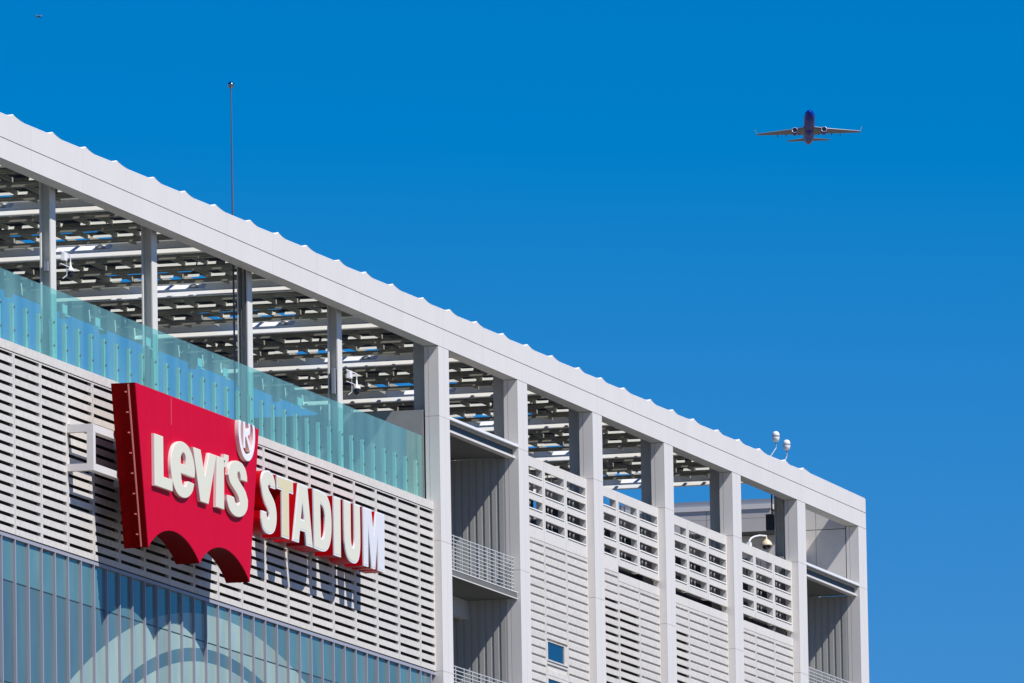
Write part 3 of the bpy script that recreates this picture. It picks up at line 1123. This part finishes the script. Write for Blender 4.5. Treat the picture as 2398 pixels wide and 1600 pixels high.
rw.box(347.2, 363.6, .03, .14, 43.40, 43.65)
for xx in (348.2, 352, 356, 360, 363.2):
    rw.box(xx, xx + .12, .14, .274, 42.40, 42.55)
    rw.box(xx, xx + .12, .14, .274, 43.45, 43.60)
rw.build('mounting_rail', 'red_can', st)

# ------------------------------------------------------------------ mast, antennas, cameras
def P(x, d, z): return (x, FY + d, z)
ms = thing('lightning_mast', 'tall thin dark mast with a round ball top rising above the roof fascia', 'mast', P(352.62, 1.3, 45.4))
MB().tube(P(352.64, 1.3, 45.4), P(352.64, 1.3, 52.8), .035, n=8).tube(P(352.64, 1.3, 52.8), P(352.64, 1.3, 57.72), .033, .018, n=8).build('pole', 'mast', ms)
MB().lathe(P(352.64, 1.3, 57.62), (0, 0, 1), [(0, .01), (.04, .05), (.09, .10), (.14, .115), (.20, .10), (.25, .05), (.265, .01)], n=16).build('ball', 'chrome', ms, smooth=True)

def antenna(x, d, z, xb, zb, lab):
    t = thing('dome_antenna', lab, 'antenna', P(xb, d, zb), 'white dome antennas on the roof edge')
    MB().lathe(P(x, d, z), (0, 0, 1), [(0, .05), (.03, .125), (.17, .15), (.19, .15)], n=18).build('dome_base', 'white', t, smooth=True)
    MB().lathe(P(x, d, z + .19), (0, 0, 1), [(0, .135), (.025, .135)], n=18).build('band', 'steel_grey', t)
    MB().lathe(P(x, d, z + .215), (0, 0, 1), [(0, .155), (.10, .15), (.17, .12), (.21, .07), (.22, .02)], n=18).build('dome', 'white', t, smooth=True)
    b = MB()
    b.tube(P(x, d, z), P(x, d, z - .1), .03, n=8)
    b.tube(P(x, d, z - .1), P(x, d, z - .25), .02, n=8)
    b.tube(P(x, d, z - .25), P(xb, d + .1, zb), .02, n=8)
    b.build('stem', 'steel_grey', t)
antenna(424.75, .3, 53.33, 423.9, 52.55, 'white dome antenna on a bent stem, the higher left one of the pair')
antenna(426.53, .3, 53.18, 426.2, 52.5, 'white dome antenna on a straight stem, the lower right one of the pair')

def ptz(xc, ztop, xcol, lab):
    t = thing('security_camera', lab, 'camera', P(xcol, .7, ztop - .5), 'dome cameras under the canopy')
    MB().lathe(P(xc, .55, ztop - .55), (0, 0, 1), [(0, .14), (.06, .13), (.12, .07), (.18, .035), (.32, .022)], n=14).build('housing', 'white', t, smooth=True)
    MB().lathe(P(xc, .55, ztop - .76), (0, 0, 1), [(0, .03), (.04, .08), (.10, .105), (.20, .105)], n=14).build('lens_dome', 'smoked', t, smooth=True)
    b = MB()
    b.tube(P(xc, .55, ztop - .24), P(xc, .55, ztop), .02, n=8)
    b.box(xcol + .2, xc, .545, .575, ztop - .02, ztop + .01)
    b.box(xcol + .2, xc, .545, .575, ztop - .42, ztop - .40)
    b.build('arm', 'white', t)
    MB().box(xcol + .45, xcol + .75, .50, .62, ztop - .26, ztop).build('junction_box', 'white', t)
    c = MB()
    pts = [P(xcol + .9, .6, ztop - .1), P(xcol + 1.0, .6, ztop - .4), P(xcol + .98, .6, ztop - .7), P(xcol + .6, .62, ztop - .85)]
    for a, b in zip(pts, pts[1:]):
        c.tube(a, b, .018, n=6)
    c.build('cable', 'steel_grey', t)
ptz(332.03, 49.25, 330.8, 'white dome security camera on the leftmost inboard column, above the glass screen')
ptz(364.94, 49.20, 363.5, 'white dome security camera on the inboard column left of the first square column')
t = thing('pole_camera', 'cream dome camera hanging from a curved white arm above the lattice wall', 'camera', P(420.5, .42, 48.6))
b = MB()
pts = [(420.5, 48.55), (420.5, 48.85), (420.75, 49.00), (421.3, 49.13), (422.2, 49.27), (423.3, 49.36)]
for (a0, a1), (b0, b1) in zip(pts, pts[1:]):
    b.tube(P(a0, .42, a1), P(b0, .42, b1), .035, n=8)
b.build('arm', 'white', t)
MB().box(420.36, 420.66, .36, .5, 48.58, 48.82).build('base', 'white', t)
MB().lathe(P(423.35, .42, 48.98), (0, 0, 1), [(0, .235), (.02, .24), (.10, .21), (.19, .14), (.25, .06), (.27, .03), (.36, .025)], n=20).build('shade', 'warm_dome', t, smooth=True)
MB().lathe(P(423.35, .42, 48.80), (0, 0, 1), [(0, .04), (.05, .12), (.11, .17), (.175, .18)], n=20).build('lens_dome', 'smoked', t, smooth=True)

# ------------------------------------------------------------------ aircraft
def airliner(loc, fwd, up, label, scale=1.0, paint=('plane_blue', 'plane_red')):
    """local: x nose, y left wing, z up, metres; built at its own origin"""
    t = bpy.data.objects.new('airliner', None)
    COL.objects.link(t)
    ORG[t.name] = (0, 0, 0)
    tag(t, label, 'airplane')
    def part(b, nm, mk, smooth=False, par=None):
        return b.build(nm, mk, par or t, origin=(0, 0, 0), smooth=smooth)
    prof = [(-16.5, .35), (-15, .7), (-12.5, 1.25), (-10, 1.65), (-7.5, 1.85), (-4, 1.88), (8, 1.88), (11, 1.84), (13, 1.68), (14.6, 1.35), (15.8, .9), (16.5, .45), (16.8, .1)]
    part(MB().lathe((0, 0, 0), (1, 0, 0), [(h, r) for h, r in prof if h >= -10], n=28), 'fuselage', paint[0], True)
    part(MB().lathe((0, 0, 0), (1, 0, 0), [(-16.5, .35), (-15, .72), (-12.5, 1.27), (-9.98, 1.66)], n=28), 'tail_cone', paint[1], True)
    # wing-body fairing
    part(MB().lathe((-4.5, 0, -1.0), (1, 0, 0), [(-1, .2), (0, .9), (1.5, 1.3), (5.5, 1.35), (7.5, .95), (8.5, .2)], n=20), 'belly_fairing', paint[0], True)
    for s in (1, -1):
        def wing(root, kink, tip, nm, mk, th0, th1):
            # each: (xle, xte, y, z)
            b = MB()
            prev = None
            secs = []
            for (xl, xt, y, z), th in zip((root, kink, tip), (th0, (th0 + th1) / 2 * .9, th1)):
                c = xl - xt
                secs.append([(xl, y * s, z), (xl - c * .06, y * s, z + th * .5), (xl - c * .35, y * s, z + th * .6), (xt, y * s, z + .02), (xl - c * .4, y * s, z - th * .4), (xl - c * .06, y * s, z - th * .4)])
            vs = [p for sec in secs for p in sec]
            fs = []
            for k in range(2):
                for i in range(6):
                    j = (i + 1) % 6
                    fs.append((k * 6 + i, k * 6 + j, (k + 1) * 6 + j, (k + 1) * 6 + i))
            fs += [(0, 1, 2, 3, 4, 5), (17, 16, 15, 14, 13, 12)]
            b.add(vs, fs)
            return part(b, nm, mk)
        w = wing((4.2, -4.2, 1.4, -1.1), (1.3, -4.3, 5.6, -.75), (-5.6, -7.3, 17.0, .35), 'wing', 'plane_grey', .85, .18)
        le = MB()
        le.tube((4.1, 1.9 * s, -1.05), (1.35, 5.6 * s, -.74), .16, .14, n=6)
        le.tube((1.35, 5.6 * s, -.74), (-5.6, 17.0 * s, .36), .14, .07, n=6)
        part(le, 'leading_edge', 'silver', par=w)
        wl = MB()
        wl.add([(-5.7, 17.0 * s, .3), (-7.3, 17.0 * s, .3), (-8.4, 17.75 * s, 2.7), (-7.8, 17.75 * s, 2.7), (-5.7, 17.08 * s, .3), (-7.3, 17.08 * s, .3), (-8.4, 17.83 * s, 2.7), (-7.8, 17.83 * s, 2.7)],
               [(0, 1, 2, 3), (7, 6, 5, 4), (0, 4, 5, 1), (1, 5, 6, 2), (2, 6, 7, 3), (3, 7, 4, 0)])
        part(wl, 'winglet', 'plane_grey', par=w)
        for yy in (3.2, 7.6, 10.4):
            xx = -3.4 if yy < 5 else -4.6 - (yy - 6) * .35
            part(MB().lathe((xx - 1.2, yy * s, -1.0 + (yy - 3) * .06), (1, 0, 0), [(-.6, .03), (.3, .17), (1.6, .19), (2.4, .05)], n=8), 'flap_fairing', paint[0], par=w)
        wing((-12.2, -15.4, .6, .55), (-13.6, -16.0, 3.5, .8), (-15.6, -16.9, 7.1, 1.1), 'tailplane', 'plane_grey', .35, .1)
        e = part(MB().lathe((1.1, 4.85 * s, -2.15), (1, 0, 0), [(-1.2, .55), (.2, .82), (2.2, .98), (3.4, .94)], n=24), 'engine', paint[0], True)
        part(MB().lathe((4.4, 4.85 * s, -2.15), (1, 0, 0), [(0, .955), (.18, .97), (.32, .93), (.38, .84), (.30, .78), (.1, .76)], n=24), 'inlet_lip', 'silver', True, par=e)
        part(MB().lathe((4.53, 4.85 * s, -2.15), (1, 0, 0), [(0, .75), (.02, .75)], n=24), 'fan', 'smoked', par=e)
        part(MB().box(0, 3.0, 0, .01, 0, .01) if False else MB().add(
            [(3.3, 4.75 * s, -1.3), (-1.0, 4.75 * s, -1.3), (-1.0, 4.95 * s, -1.3), (3.3, 4.95 * s, -1.3), (2.6, 4.75 * s, -.7), (-2.0, 4.75 * s, -.7), (-2.0, 4.95 * s, -.7), (2.6, 4.95 * s, -.7)],
            [(0, 3, 2, 1), (4, 5, 6, 7), (0, 1, 5, 4), (1, 2, 6, 5), (2, 3, 7, 6), (3, 0, 4, 7)]), 'pylon', 'plane_grey', par=e)
    f = MB()
    f.add([(-9.5, -.15, 1.5), (-15.4, -.15, 1.0), (-17.2, -.08, 7.6), (-15.0, -.08, 7.6), (-9.5, .15, 1.5), (-15.4, .15, 1.0), (-17.2, .08, 7.6), (-15.0, .08, 7.6)],
          [(0, 1, 2, 3), (7, 6, 5, 4), (0, 4, 5, 1), (1, 5, 6, 2), (2, 6, 7, 3), (3, 7, 4, 0)])
    part(f, 'tail_fin', paint[1])
    fwd = Vector(fwd).normalized()
    up = Vector(up)
    left = up.cross(fwd).normalized()
    up = fwd.cross(left)
    mm = Matrix.Identity(4)
    for i in range(3):
        mm[i][0], mm[i][1], mm[i][2], mm[i][3] = fwd[i] * scale, left[i] * scale, up[i] * scale, loc[i]
    t.matrix_world = mm
    return t
los = Vector((3603.17, 883.93, 547.87 - 1.7)).normalized()
head = Vector((-los.x, -los.y, 0)).normalized()
side = Vector((0, 0, 1)).cross(head)
up_v = Vector((0, 0, 1)) + side * -.012
airliner((3603.35, 883.30, 547.87), head * math.cos(math.radians(10.3)) + Vector((0, 0, math.sin(math.radians(10.3)))) + side * .02, up_v,
         'blue and red airliner climbing towards the camera, engines and belly visible', 1.04)
los2 = Vector((28201, 9086, 4706)).normalized()
h2 = Vector((-los2.x, -los2.y, 0)).normalized()
h2s = Vector((0, 0, 1)).cross(h2)
airliner((28201, 9086, 4707), h2 * .75 + h2s * .65 + Vector((0, 0, .1)), Vector((0, 0, 1)) + h2s * .5,
         'tiny distant pale airplane high in the top left of the sky', 0.72, ('plane_white', 'plane_red'))
